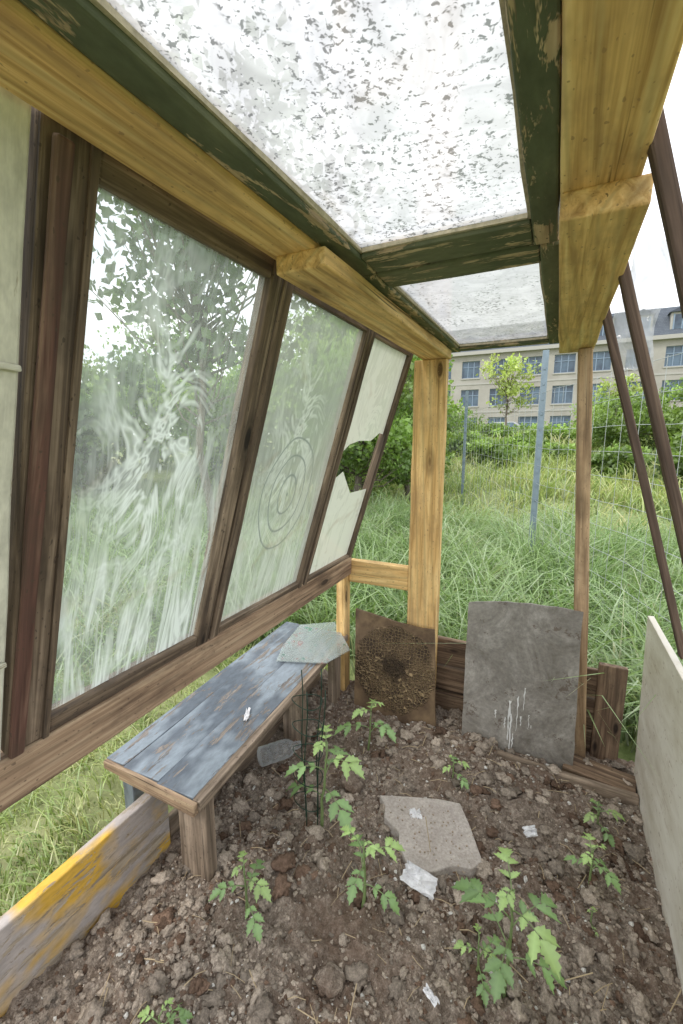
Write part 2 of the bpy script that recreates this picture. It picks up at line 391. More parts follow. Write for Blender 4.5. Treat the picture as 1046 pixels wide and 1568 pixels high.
# ------------------------------------------------------------------ sloped left sashes
def paneobj(name,center,Xa,Ya,poly,mat,parent):
    Xa=Vector(Xa).normalized();Ya=Vector(Ya);Ya=(Ya-Xa*Ya.dot(Xa)).normalized();Za=Xa.cross(Ya)
    M=Matrix((Xa,Ya,Za)).transposed().to_4x4(); M.translation=center
    return mesh_obj(name,[(a,b,0) for a,b in poly],[tuple(range(len(poly)))],mat,parent,M=M)
def slope_sash(name,y0,y1,top,bot,ws,mat,pmat,t=.028,wt=.03,wb=.03,polys=None,ws2=None):
    e=empty(name); top=Vector((top[0],0,top[1]));bot=Vector((bot[0],0,bot[1])); d=(bot-top).normalized(); nrm=Vector((0,1,0)).cross(d)
    ws2=ws2 or ws
    Yv=lambda y:Vector((0,y,0))
    board('stile_near',top+Yv(y0+ws/2),bot+Yv(y0+ws/2),ws,t,mat,up=nrm,parent=e)
    board('stile_far',top+Yv(y1-ws2/2),bot+Yv(y1-ws2/2),ws2,t,mat,up=nrm,parent=e)
    board('top_rail',top+d*wt/2+Yv(y0+ws+.0005),top+d*wt/2+Yv(y1-ws2-.0005),wt,t-.003,mat,up=nrm,parent=e)
    board('bottom_rail',bot-d*wb/2+Yv(y0+ws+.0005),bot-d*wb/2+Yv(y1-ws2-.0005),wb,t-.003,mat,up=nrm,parent=e)
    a=y0+ws-.004;b=y1-ws2+.004; Ls=(bot-top).length
    c=(top+bot)/2+Yv((a+b)/2)+d*(wt-wb)*.4; hw=(b-a)/2; hh=Ls/2-(wt+wb)*.4
    off=nrm*(-t*.5-.002) if nrm.x<0 else nrm*(t*.5+.002)
    if ws>.03:
        board('bead_near',top+Yv(y0+ws-.007)+off,bot+Yv(y0+ws-.007)+off,.009,.005,mat,up=nrm,parent=e,bev=.001,jit=.0006)
    polys=polys or [[(-1,-1),(1,-1),(1,1),(-1,1)]]
    for k,pl in enumerate(polys):
        paneobj('glass_pane_%d'%k,c,(0,1,0),-d,[(p*hw,q*hh) for p,q in pl],pmat,e)
    return e,off.normalized(),top,d
T=(-.440,1.300);B=(-.668,.566)
s0,of,tp_,dd_=slope_sash('white_window_sash',-.28,.264,T,B,.05,M_white,M_phz,wt=.055,wb=.04)
for q in (.235,.60):
    p=tp_+dd_*q+Vector((0,.238,0))+of*.019
    board('hook_latch',p+Vector((0,-.004,0)),p+Vector((0,.024,0)),.006,.007,M_white,parent=s0,bev=.002)
s1=slope_sash('window_sash',.272,.660,T,B,.056,M_dark,M_pst,wt=.040,wb=.028,ws2=.032)[0]
board('red_edge_strip',(T[0]+.018,.284,T[1]-.03),(B[0]+.018,.281,B[1]-.004),.018,.010,M_red,up=(.95,0,.3),parent=s1)
slope_sash('window_sash',.666,1.052,T,B,.028,M_dark,M_pri,wt=.040,wb=.022,ws2=.022)
broken=[[(-1,-1),(1,-1),(1,-.28),(.1,-.28),(-.55,-.06),(-1,-.14)],[(-1,.06),(-.6,.17),(-.2,.20),(.4,.20),(.75,.27),(1,.26),(1,1),(-1,1)]]
slope_sash('window_sash',1.058,1.398,T,B,.022,M_dark,M_pcr,wt=.040,wb=.02,polys=broken)
# ------------------------------------------------------------------ roof sashes
def roof_sash(name,x0,x1,y0,y1,z,mat,pmat,ws=.05,wr=.075,wn=.075):
    e=empty(name); t=.026
    board('rail_left',(x0+ws/2,y0,z),(x0+ws/2,y1,z),ws,t,mat,parent=e)
    board('rail_right',(x1-ws/2,y0,z),(x1-ws/2,y1,z),ws,t,mat,parent=e)
    board('rail_far',(x0+ws+.0005,y1-wr/2,z),(x1-ws-.0005,y1-wr/2,z),wr,t-.003,mat,parent=e)
    board('rail_near',(x0+ws+.0005,y0+wn/2,z),(x1-ws-.0005,y0+wn/2,z),wn,t-.003,mat,parent=e)
    a,b=x0+ws-.005,x1-ws+.005; c,d=y0+wn-.005,y1-wr+.005
    mesh_obj('glass_pane',[(a-(a+b)/2,c-(c+d)/2,0),(b-(a+b)/2,c-(c+d)/2,0),(b-(a+b)/2,d-(c+d)/2,0),(a-(a+b)/2,d-(c+d)/2,0)],[(0,1,2,3)],pmat,e,M=Matrix.Translation(((a+b)/2,(c+d)/2,z+.004)))
    zz=z-.001
    for nm,p,q in (('putty_l',(a+.006,c,zz),(a+.006,d,zz)),('putty_r',(b-.006,c,zz),(b-.006,d,zz)),('putty_f',(a+.01,d-.006,zz),(b-.01,d-.006,zz))):
        board(nm,p,q,.006,.006,M_putty,parent=e,bev=0,jit=.0016)
    return e
roof_sash('roof_window_sash',-.3405,-.0205,-.6,.754,1.2965,M_green,M_proof,ws=.034,wr=.070)
roof_sash('roof_window_sash',-.362,.008,.756,1.50,1.2935,M_green,M_proof2,ws=.055,wr=.04,wn=.07)
# ------------------------------------------------------------------ right leaning bars
rb=empty('open_side_sash')
for k,y in enumerate((.555,.835,1.108)):
    board('bar_%d'%k,(.056,y,1.308),(.279,y,.532),.016,.018,M_brownpole,up=(0,1,0),parent=rb)
# ------------------------------------------------------------------ panels at the end
def panel(name,bl,br,tr,tl,th,mat,bulge=0.,n=14,wav=.004):
    bl,br,tr,tl=map(Vector,(bl,br,tr,tl)); V=[];F=[]
    c=(bl+br+tr+tl)/4; nr=(br-bl).cross(tl-bl).normalized()
    for s in (0,1):
        for j in range(n+1):
            for i in range(n+1):
                u=i/n;v=j/n
                p=(bl*(1-u)+br*u)*(1-v)+(tl*(1-u)+tr*u)*v
                p=p+Vector((0,0,1))*(bulge*4*u*(1-u)*v)
                if i in(0,n) or j in (0,n): p=p+Vector((mn.noise(p*22)*wav,0,mn.noise(p*25)*wav))
                p=p+nr*(mn.noise(p*5)*.004)
                V.append(p-nr*th*s-c)
    m=(n+1)*(n+1)
    for j in range(n):
        for i in range(n):
            a=j*(n+1)+i; F.append((a,a+1,a+n+2,a+n+1)); F.append((m+a,m+a+n+1,m+a+n+2,m+a+1))
    for i in range(n):
        F.append((i+1,i,m+i,m+i+1)); a=n*(n+1)+i; F.append((a,a+1,m+a+1,m+a))
        a=i*(n+1); F.append((a,a+n+1,m+a+n+1,m+a)); a=i*(n+1)+n; F.append((a+n+1,a,m+a,m+a+n+1))
    return mesh_obj(name,V,F,mat,smooth=False,M=Matrix.Translation(c)),nr
def slatemat():
    t=NT('grey_cement_board'); co=t.coord(); a=t.noise(co,6.,5,.8,.6); b=t.noise(co,70.,4,.75)
    c=t.ramp(a,[(.32,(.15,.132,.108)),(.5,(.255,.235,.205)),(.66,(.39,.365,.325))])
    c=t.mix(.6,c,t.ramp(b,[(.3,.5),(.7,1.2)]),'MULTIPLY')
    c=t.mix(t.ramp(t.noise(co,13.,5,.85),[(.58,0.),(.62,.75)]),c,(.10,.07,.05))
    return t.done(t.bsdf(c,.5,t.bump(b,.25,.003),spec=.4))
sp,nr=panel('grey_cement_sheet',(-.213,1.32,.0),(.112,1.325,-.02),(.103,1.392,.497),(-.226,1.392,.470),.010,slatemat(),bulge=.012)
M_drip=flat('white_drip',(.72,.72,.70),.6,var=.2)
V=[];F=[]
for (x,z0,z1,wd) in ((-.075,.19,.065,.007),(-.068,.15,.03,.005),(-.052,.21,.10,.004),(-.086,.135,.10,.005),(-.035,.24,.17,.003),(-.04,.15,.12,.005),(-.115,.15,.125,.005),(-.018,.16,.115,.003),(-.01,.13,.12,.003),(-.06,.09,.0,.003)):
    n=12;b=len(V)
    for k in range(n+1):
        z=z0+(z1-z0)*k/n; y=1.32+.07*(z/.49)-.006; ww=wd*(1.15-.75*k/n)*random.uniform(.35,1.25); xx=x+random.uniform(-.0015,.0015)
        V+=[(xx-ww/2,y,z),(xx+ww/2,y,z)]
    for k in range(n): F.append((b+2*k,b+2*k+1,b+2*k+3,b+2*k+2))
dr=mesh_obj('drips',V,F,M_drip); dr.parent=sp; dr.matrix_parent_inverse=sp.matrix_world.inverted()
def honeymat():
    t=NT('honeycomb_rusted_panel'); co=t.coord()
    vr=t.n('TexVoronoi',{'Vector':t.coord(scale=(1,.35,1)),'Scale':85.,'Randomness':.7},feature='DISTANCE_TO_EDGE').outputs['Distance']
    sx=t.n('SeparateXYZ',{0:co}); a=sx.outputs[0];b=sx.outputs[2]
    r=t.math('SQRT',t.math('ADD',t.math('MULTIPLY',a,a),t.math('MULTIPLY',b,b)))
    r=t.math('ADD',r,t.math('MULTIPLY',t.noise(co,14.,3),.05))
    cm=t.ramp(r,[(.165,1.),(.18,0.)])
    edge=t.ramp(vr,[(.0,1.),(.16,0.)])
    n=t.noise(co,12.,4,.7)
    basec=t.ramp(n,[(.35,(.09,.058,.036)),(.65,(.22,.15,.085))])
    comb=t.mix(edge,t.mix(t.ramp(n,[(.4,0.),(.6,1.)]),(.05,.032,.02),(.15,.10,.055)),(.50,.36,.20))
    comb=t.mix(t.ramp(r,[(.055,.8),(.09,0.)]),comb,(.04,.026,.016))
    c=t.mix(cm,basec,comb)
    return t.done(t.bsdf(c,.8,t.bump(t.math('MULTIPLY',edge,cm),1.,.012)))
panel('honeycomb_panel',(-.605,1.325,.03),(-.300,1.330,.0),(-.330,1.372,.358),(-.622,1.372,.385),.012,honeymat(),bulge=-.008)
# ------------------------------------------------------------------ bench
bn=empty('garden_bench')
zt=.26
def bl(u,v):
    x0=-.898+(-.945+.898)*v; x1=-.607+(-.668+.607)*v
    return (x0+(x1-x0)*u, .565+(1.40-.565)*v)
for k,(a,b) in enumerate(((0,.20),(.206,.575),(.580,.93),(.934,1.0))):
    m=(a+b)/2; p=bl(m,0);q=bl(m,1)
    board('seat_plank_%d'%k,(*p,zt-.011-(0 if k!=3 else .001)),(*q,zt-.011),.29*(b-a),.022 if k!=3 else .024,M_bench if k!=3 else M_leg,parent=bn,bev=.002,jit=.0009)
board('leg_near',(-.67,.612,-.02),(-.67,.612,.236),.085,.028,M_leg,up=(0,1,0),parent=bn)
board('leg_near_left',(-.862,.60,.05),(-.862,.60,.236),.035,.03,M_bench,up=(0,1,0),parent=bn)
board('apron_near',(-.88,.585,.215),(-.64,.585,.215),.035,.018,M_rail,up=(0,1,0),parent=bn)
board('end_trim',(-.896,.559,.249),(-.612,.559,.249),.020,.010,M_rail,up=(0,1,0),parent=bn,bev=.001)
board('leg_far',(-.72,1.10,-.02),(-.72,1.10,.236),.075,.03,M_leg,up=(0,1,0),parent=bn)
board('leg_far_right',(-.69,1.33,-.02),(-.69,1.33,.236),.03,.05,M_leg,up=(0,1,0),parent=bn)
board('apron_side',(-.66,.64,.212),(-.715,1.36,.212),.02,.04,M_leg,parent=bn)
t=NT('scrap_glass'); n=t.noise(t.coord(),28.,4,.7,1.)
c=t.mix(t.ramp(n,[(.63,0.),(.66,1.)]),(.40,.46,.43),(.5,.12,.10)); c=t.mix(t.ramp(t.noise(t.coord(loc=(3,0,0)),35.,3),[(.64,0.),(.67,1.)]),c,(.08,.35,.22))
M_scrap=t.done(t.n('MixShader',{0:.62,1:t.bsdf(c,.08,spec=.8),2:t.n('BsdfTransparent').outputs[0]}).outputs[0])
poly=[(-.79,1.10),(-.63,1.155),(-.598,1.27),(-.62,1.30),(-.755,1.46),(-.87,1.38),(-.83,1.2)]
n=len(poly); V=[(x,y,zt+.009+(x+.85)*.02) for x,y in poly]+[(x,y,zt+.006+(x+.85)*.02) for x,y in poly]
F=[tuple(range(n)),tuple(range(2*n-1,n-1,-1))]+[(i,i+n,(i+1)%n+n,(i+1)%n) for i in range(n)]
mesh_obj('broken_glass_sheet',V,F,M_scrap)
def crumple(name,c,sx,sy,mat,rot=0,amp=.01,n=8,tilt=.0,seed=0):
    V=[];F=[]
    for j in range(n+1):
        for i in range(n+1):
            x=(i/n-.5)*sx*(1+.2*mn.noise(Vector((j*.5,seed,0)))); y=(j/n-.5)*sy*(1+.2*mn.noise(Vector((i*.5,seed,9))))
            z=amp*(mn.noise(Vector((i*.45,j*.45,seed)))+.5*mn.noise(Vector((i*1.1,j*1.1,seed+3))))
            V.append((x,y,z))
    for j in range(n):
        for i in range(n):
            a=j*(n+1)+i;F.append((a,a+1,a+n+2,a+n+1))
    M=Matrix.Translation(c)@Matrix.Rotation(rot,4,'Z')@Matrix.Rotation(tilt,4,'X')
    return mesh_obj(name,V,F,mat,M=M)
crumple('white_feather',(-.70,.835,zt+.005),.012,.05,M_paper,rot=.5,amp=.008,seed=2)
crumple('crumpled_paper_label',(-.205,.80,.035),.075,.04,M_paper,rot=-.15,amp=.022,tilt=.6,seed=5)
crumple('crumpled_paper_label',(-.262,.965,.03),.03,.025,M_paper,rot=.6,amp=.012,tilt=.3,seed=8)
crumple('crumpled_paper_label',(.01,1.045,.03),.035,.022,M_paper,rot=.6,amp=.012,tilt=.7,seed=11)
crumple('crumpled_paper_label',(-.13,.62,.022),.03,.012,M_paper,rot=-.5,amp=.010,tilt=.2,seed=14)
poly=[(-.372,.985),(-.30,1.015),(-.22,1.045),(-.165,1.056),(-.13,1.0),(-.085,.915),(-.105,.885),(-.15,.872),(-.18,.84),(-.225,.822),(-.245,.835),(-.276,.869),(-.285,.90),(-.335,.925),(-.345,.96)]
n=len(poly); V=[(x,y,.026+.01*(y-.9)) for x,y in poly]+[(x*1.0,y,-.01) for x,y in poly]
F=[tuple(range(n-1,-1,-1)),tuple(range(n,2*n))]+[(i,(i+1)%n,(i+1)%n+n,i+n) for i in range(n)]
st=mesh_obj('stone_slab',V,F,M_stone); b=st.modifiers.new('b','BEVEL'); b.width=.003;b.segments=2
acc=([],[])
v0,f0=ico(1)
M_cr=flat('dry_soil_crumb',(.36,.29,.22),.9)
for k in range(90):
    x=random.uniform(-.33,-.11);y=random.uniform(.86,1.02);r=random.uniform(.0008,.003)
    if (x<-.26 and y<.93) or (x>-.15 and y>1.0): continue
    b0=len(acc[0]); acc[0].extend([Vector((x+v[0]*r,y+v[1]*r,.0265+.01*(y-.9)+v[2]*r)) for v in v0]); acc[1].extend([tuple(int(a)+b0 for a in f) for f in f0])
cs=mesh_obj('slab_crumbs',acc[0],acc[1],M_cr,st)
v0,f0=ico(3)
for c0,r in (((-.455,.985,.03),.032),((-.30,.56,.02),.024)):
    vv=[Vector(v)*(1+.5*mn.noise(Vector(v)*1.5+Vector(c0)*9)+.3*mn.noise(Vector(v)*5)) for v in v0]
    mesh_obj('soil_lump',[(v.x*r,v.y*r,v.z*r*.8) for v in vv],[tuple(int(a) for a in f) for f in f0],M_soil,smooth=True,M=Matrix.Translation(c0))
bt=([],[]); prof=[(0,.010),(.012,.011),(.014,.013),(.02,.011),(.035,.024),(.05,.028),(.053,.026),(.056,.028),(.075,.028),(.078,.026),(.081,.028),(.10,.028),(.103,.026),(.106,.028),(.13,.028),(.135,.020)]
tube(bt,[Vector((0,0,p)) for p,_ in prof],[r for _,r in prof],20)
mesh_obj('plastic_bottle',bt[0],bt[1],M_bottle,smooth=True,M=Matrix.Translation((-.655,1.03,.055))@Matrix.Rotation(math.radians(235),4,'Z')@Matrix.Rotation(math.radians(88),4,'Y'))
acc=([],[])
def arc(p,q,n=14,bow=.01):
    p=Vector(p);q=Vector(q);return [p.lerp(q,i/n)+Vector((bow*math.sin(i/n*9),0,0)) for i in range(n+1)]
for dx,dy in ((0,0),(.035,.01),(.01,.04),(-.03,.03)):
    tube(acc,arc((-.50+dx*.6,.80+dy,-.03),(-.515+dx*1.3,.84+dy*1.3,.38+dy),bow=.004),.0015,5)
for z in (.08,.15,.22,.29,.36):
    pts=[(-.51+.040*math.cos(a),.835+.03*math.sin(a),z+.005*math.sin(a*2)) for a in np.linspace(0,2*math.pi,20)]
    tube(acc,pts,.0012,5)
mesh_obj('wire_plant_support',acc[0],acc[1],M_gwire,smooth=True)
V=[];F=[];n=30
for j in range(n+1):
    for i in range(12):
        u=i/11;v=j/n; wd=.080*(.55+.6*math.sin(v*2.6+.3))
        p=Vector((.150+(u-.5)*wd+.012*math.sin(v*7),1.27+.035*mn.noise(Vector((u*2,v*4,0)))+.016*mn.noise(Vector((u*6,v*11,3))),1.45-.29*v+.02*mn.noise(Vector((u*3,0,5)))))
        V.append(p)
for j in range(n):
    for i in range(11):
        a=j*12+i;F.append((a,a+1,a+13,a+12))
pl=mesh_obj('clear_plastic_sheet',V,F,M_plastic,smooth=True)
# ------------------------------------------------------------------ tomato seedlings
def leaflet(V,F,C,o,d,nrm,L,W,col,droop=.25):
    d=d.normalized(); nrm=(nrm-d*nrm.dot(d)).normalized(); s=d.cross(nrm); n=9; b=len(V)
    for i in range(n+1):
        t=i/n; wv=math.sin(math.pi*min(1,t**.8))*W*.5*(1+(.30 if i%2 else -.16)) if 0<i<n else .0004
        m=o+d*L*t-nrm*droop*L*t*t
        sh=d*(L*.06 if i%2 else 0)
        V+= [m, m+s*wv+nrm*wv*.35+sh, m-s*wv+nrm*wv*.35+sh]
        for q in (1.2,.92,.97): C.append((col[0]*q,col[1]*q,col[2]*q))
    for i in range(n):
        a=b+i*3; F.append((a,a+1,a+4,a+3)); F.append((a+2,a,a+3,a+5))
def seedling(name,x,y,h,spread,nl,bright=1.,lean=(0,0)):
    z=soil_z(x,y)-.006; V=[];F=[];C=[]
    rnd=random.Random(int(x*1000+y*77))
    p0=Vector((x,y,z)); top=p0+Vector((lean[0],lean[1],h*.86))
    path=[p0.lerp(top,i/8)+Vector((rnd.uniform(-1,1),rnd.uniform(-1,1),0))*h*.012 for i in range(9)]
    def addtube(pts,r,col):
        n0=len(V); tube((V,F),pts,r,6); C.extend([col]*(len(V)-n0))
    sc=(.25*bright,.34*bright,.14*bright)
    addtube(path,[max(.0014,.0038*(1-.6*i/8))*(h/.2)**.4 for i in range(9)],sc)
    ang=rnd.uniform(0,6)
    for k in range(nl):
        f=.40+.58*k/max(1,nl-1); org=p0.lerp(top,f); ang+=2.4+rnd.uniform(-.35,.35)
        up=.42+1.0*(f-.3); d=Vector((math.cos(ang),math.sin(ang),up)).normalized()
        L=spread*(.65+.35*math.sin(math.pi*min(1,f*.95)))*rnd.uniform(.8,1.1)
        if k==nl-1: L*=.7
        pts=[]
        for i in range(9):
            t=i/8; pts.append(org+d*L*t+Vector((0,0,-.42*L*t*t)))
        addtube(pts,[.0014*(1-.5*i/8) for i in range(9)],sc)
        col=Vector((.235,.385,.145))*bright*rnd.uniform(.8,1.2)
        if k>=nl-3: col=Vector((.37,.53,.19))*bright
        side=Vector((-d.y,d.x,0)).normalized()
        for t,ls in ((.48,.27),(.78,.41)):
            i=int(t*8); dd=(pts[i+1]-pts[i]).normalized()
            for sg in (-1,1):
                ld=(side*sg*.85+dd*.8+Vector((0,0,rnd.uniform(-.25,.1))))
                leaflet(V,F,C,pts[i]+dd*rnd.uniform(0,.006),ld,Vector((0,0,1))+dd*.2,L*ls*rnd.uniform(.85,1.15),L*ls*.52,tuple(col*rnd.uniform(.85,1.15)),.3)
        leaflet(V,F,C,pts[8],(pts[8]-pts[7]),Vector((0,0,1)),L*.48,L*.29,tuple(col),.35)
    me=mesh_obj(name,V,F,M_tomleaf,smooth=True).data
    ca=me.color_attributes.new('col','FLOAT_COLOR','POINT'); arr=np.ones((len(V),4),np.float32); arr[:,:3]=np.array(C); ca.data.foreach_set('color',arr.ravel())
seedling('tomato_seedling',-.012,.69,.285,.093,8)
seedling('tomato_seedling',-.062,.70,.11,.048,5,1.05)
seedling('tomato_seedling',-.30,.71,.21,.080,6,1.1)
seedling('tomato_seedling',-.50,.57,.16,.060,6,.9)
seedling('tomato_seedling',-.472,.83,.31,.105,7,1.,lean=(.02,0))
seedling('tomato_seedling',-.475,1.15,.20,.085,6,1.05,lean=(.01,0))
seedling('tomato_seedling',-.204,1.146,.075,.046,5,1.1)
seedling('tomato_seedling',.165,1.16,.09,.053,5,.9)
seedling('tomato_seedling',.14,1.0,.12,.055,6,1.2)
seedling('tomato_seedling',.133,.88,.06,.022,3,.9)
seedling('tomato_seedling',-.52,.37,.08,.045,6,1.1)
acc=([],[])
for k in range(320):
    x=random.uniform(-.7,.26);y=random.uniform(.3,1.35);a=random.uniform(0,6.28);l=random.uniform(.01,.05)
    z=soil_z(x,y)+.013
    tube(acc,[(x,y,z),(x+math.cos(a)*l*.5,y+math.sin(a)*l*.5,z+random.uniform(0,.01)),(x+math.cos(a)*l,y+math.sin(a)*l,z+random.uniform(-.004,.012))],random.uniform(.0004,.0011),4)
for p,q in (((-.245,.50,.0),(-.235,.53,.10)),((.06,.74,.01),(.13,.78,.03)),((-.20,.88,.03),(-.215,.88,.12))):
    tube(acc,[p,q],.0010,5)
mesh_obj('straw_and_twigs',acc[0],acc[1],flat('dry_straw',(.48,.38,.24),.8))
# ------------------------------------------------------------------ grass
def grass(name,N,region,hmin,hmax,wd,palette,clump=.0,lean=.5):
    xs=rs.uniform(region[0],region[1],N);ys=rs.uniform(region[2],region[3],N)
    nc=max(4,N//55); cx=rs.uniform(region[0],region[1],nc);cy=rs.uniform(region[2],region[3],nc); k=rs.randint(0,nc,N)
    useC=rs.rand(N)<.82
    xs=np.where(useC,cx[k]+rs.normal(0,clump,N),xs); ys=np.where(useC,cy[k]+rs.normal(0,clump,N),ys)
    tint=rs.rand(nc)[k]*.7+rs.rand(N)*.3; hs=(.4+1.0*rs.rand(nc)**1.4)[k]
    keep=~((xs>-.88)&(xs<.37)&(ys<1.57)&(ys>-1.5))
    keep&=~((xs>-1.0)&(xs<-.55)&(ys<1.57)&(ys>.5))
    xs,ys,tint,hs=xs[keep],ys[keep],tint[keep],hs[keep]; N=len(xs)
    h=(hmin+(hmax-hmin)*rs.rand(N)**1.3)*hs; a=rs.uniform(0,2*np.pi,N); ln=h*lean*(.2+rs.rand(N)); w_=wd*(.6+.8*rs.rand(N))
    nearbed=(xs>-1.3)&(xs<-.8)&(ys<1.6); a=np.where(nearbed,rs.uniform(.6*np.pi,1.4*np.pi,N),a)
    nearb2=(xs>.3)&(xs<.7)&(ys<1.6); a=np.where(nearb2,rs.uniform(-.4*np.pi,.4*np.pi,N),a)
    zz=terrain(xs,ys)-.01
    D=np.stack([np.cos(a),np.sin(a)],-1); fa=rs.uniform(0,2*np.pi,N); Wd=np.stack([np.cos(fa),np.sin(fa)],-1)
    V=np.zeros((N,7,3))
    for lev,(t,wf) in enumerate(((0,.8),(.4,1.),(.75,.7))):
        off=D*(ln*t*t)[:,None]; zc=zz+h*(t-.25*lean*t*t*t)
        for s,sg in enumerate((-1,1)):
            V[:,lev*2+s,0]=xs+off[:,0]+sg*Wd[:,0]*w_*wf*.5; V[:,lev*2+s,1]=ys+off[:,1]+sg*Wd[:,1]*w_*wf*.5; V[:,lev*2+s,2]=zc
    V[:,6,0]=xs+D[:,0]*ln*1.15;V[:,6,1]=ys+D[:,1]*ln*1.15;V[:,6,2]=zz+h*(1-.3*lean)
    base=(np.arange(N)*7)[:,None]
    q=np.concatenate([base+np.array([[0,1,3,2]]),base+np.array([[2,3,5,4]])]); tr=base+np.array([[4,5,6]])
    pal=np.array(palette); idx=np.clip(tint*(len(pal)-1),0,len(pal)-1.001); i0=idx.astype(int); fr=(idx-i0)[:,None]
    c=pal[i0]*(1-fr)+pal[i0+1]*fr
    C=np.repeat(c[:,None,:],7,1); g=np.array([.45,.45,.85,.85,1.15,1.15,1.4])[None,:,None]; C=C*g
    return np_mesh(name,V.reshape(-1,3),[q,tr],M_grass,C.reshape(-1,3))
PG=[(.09,.17,.05),(.16,.27,.08),(.24,.36,.12),(.31,.43,.20),(.38,.47,.30),(.46,.44,.26)]
PY=[(.13,.20,.05),(.23,.33,.09),(.34,.44,.13),(.45,.49,.20),(.56,.52,.30)]
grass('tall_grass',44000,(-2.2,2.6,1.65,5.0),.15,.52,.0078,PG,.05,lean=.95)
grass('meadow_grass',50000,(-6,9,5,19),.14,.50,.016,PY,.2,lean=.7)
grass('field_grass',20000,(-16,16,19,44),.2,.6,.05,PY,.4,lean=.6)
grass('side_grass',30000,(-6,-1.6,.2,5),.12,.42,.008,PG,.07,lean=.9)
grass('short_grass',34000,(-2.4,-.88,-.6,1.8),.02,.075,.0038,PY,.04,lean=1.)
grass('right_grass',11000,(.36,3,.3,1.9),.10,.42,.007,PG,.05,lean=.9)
# ------------------------------------------------------------------ trees & bushes
def leafcloud(pts,size,cols):
    N=len(pts); a=rs.normal(size=(N,3)); a/=np.linalg.norm(a,axis=1)[:,None]; b=rs.normal(size=(N,3)); b-=a*(a*b).sum(1)[:,None]; b/=np.linalg.norm(b,axis=1)[:,None]
    s=(size*(.6+.8*rs.rand(N)))[:,None]; nrm=np.cross(a,b)
    V=np.stack([pts,pts+a*s*.5+b*s*.36+nrm*s*.08,pts+a*s,pts+a*s*.5-b*s*.36+nrm*s*.08],1)
    C=np.repeat(cols[:,None,:],4,1)
    return V.reshape(-1,3),(np.arange(N)*4)[:,None]+np.arange(4)[None,:],C.reshape(-1,3)
def tree(name,x,y,h,cr,nclump,nleaf,size,pal,trunk=.06,base=.35,clr=.35,seed=1,rz=1.0):
    r=random.Random(seed); e=empty(name); z0=float(terrain(x,y)); acc=([],[]); P=[];C=[]
    top=Vector((x+r.uniform(-.1,.1)*h*.3,y,z0+h*.9))
    tr=[Vector((x,y,z0-.05)).lerp(top,i/7)+Vector((r.uniform(-1,1),r.uniform(-1,1),0))*h*.012 for i in range(8)]
    tube(acc,tr,[trunk*(1-.85*i/7) for i in range(8)],8)
    cz=z0+h*(base+1)/2; hz=h*(1-base)/2*rz
    for k in range(nclump):
        u=Vector((r.gauss(0,1),r.gauss(0,1),r.gauss(0,1))).normalized()*(r.random()**.45)
        c=Vector((x+u.x*cr,y+u.y*cr,cz+u.z*hz)); f=min(.95,max(.15,(c.z-z0)/h*.75))
        s=tr[0].lerp(tr[-1],f); m=s.lerp(c,.5)+Vector((0,0,-.04*h)); 
        tube(acc,[s,m,c],[trunk*.28,trunk*.16,trunk*.05],5)
        n=int(nleaf*r.uniform(.5,1.5)); cl=cr*clr*r.uniform(.6,1.3)
        q=rs.normal(size=(n,3)); q/=np.linalg.norm(q,axis=1)[:,None]; q*=(rs.rand(n)**.5*cl)[:,None]; q[:,2]*=.75
        P.append(q+np.array(c)); 
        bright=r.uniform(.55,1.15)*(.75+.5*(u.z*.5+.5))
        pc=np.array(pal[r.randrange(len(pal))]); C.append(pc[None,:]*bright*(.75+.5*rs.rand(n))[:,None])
    mesh_obj('trunk_and_limbs',acc[0],acc[1],M_bark,e,smooth=True)
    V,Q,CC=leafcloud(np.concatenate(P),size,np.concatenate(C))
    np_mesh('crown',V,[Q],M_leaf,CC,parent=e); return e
PL=[(.17,.29,.06),(.24,.38,.085),(.33,.47,.12)]; PD=[(.11,.19,.055),(.17,.27,.08),(.24,.34,.105)]; PLT=[(.42,.53,.16),(.48,.57,.19)]
tree('aspen_tree',-2.75,2.9,3.9,1.2,64,66,.085,[(.15,.23,.11),(.21,.31,.14),(.11,.18,.09)],.045,.40,.3,3)
tree('broadleaf_tree',-2.35,5.3,2.75,1.0,70,170,.06,PL,.06,.05,.32,4)
tree('broadleaf_tree',-2.15,6.8,2.5,.75,60,140,.06,PL,.05,.03,.34,44)
tree('broadleaf_tree',-3.6,7.2,3.6,1.5,70,180,.08,PL,.08,.05,.32,5)
k=6
for (x,y,h,c) in ((-7,4.5,2.4,1.6),(-5.6,7,2.6,1.6),(-8.5,1.5,2.3,1.7),(-9.5,8,3.6,2.4),(-6,11,3.8,2.2),(-4.2,13,3.4,1.6),(-10,-2,2.8,2.0),(-12,4,3.6,2.6)):
    k+=1; tree('broadleaf_tree',x,y,h,c,55,170,.11,PD if k%2 else PL,.1,.03,.34,k)
for (x,y,h,c) in ((-2.6,14,.85,.8),(-1.7,12.5,.7,.7),(-3.3,11,1.1,.9),(-1.0,15.5,.55,.8),(-.2,14,.5,.6),(1.6,17,1.6,1.1),(2.6,15.5,1.9,1.1),(3.6,14,2.0,1.2),(4.6,15,2.3,1.3),(6,16,2.6,1.4),(2.2,20,2.1,1.4),(7.5,19,3.0,1.7),(-.3,21,.7,1.2),(-3.6,25,.7,1.3),(-5,20,1.6,1.8),(-1.8,27,.6,1.2),(2.4,9.5,.9,.7),(1.2,11,.6,.6),(1.9,24,1.8,1.5)):
    k+=1; tree('leafy_shrub',x,y,h,c,45,110,.07+.002*y,[(.22,.34,.07),(.31,.46,.11),(.15,.24,.06)],.03,.0,.36,k)
tree('young_tree',-3.1,30,5.4,1.9,45,32,.20,PLT,.09,.28,.28,60)
tree('young_tree',3.4,36,4.2,1.6,40,30,.20,PLT,.08,.3,.3,61)
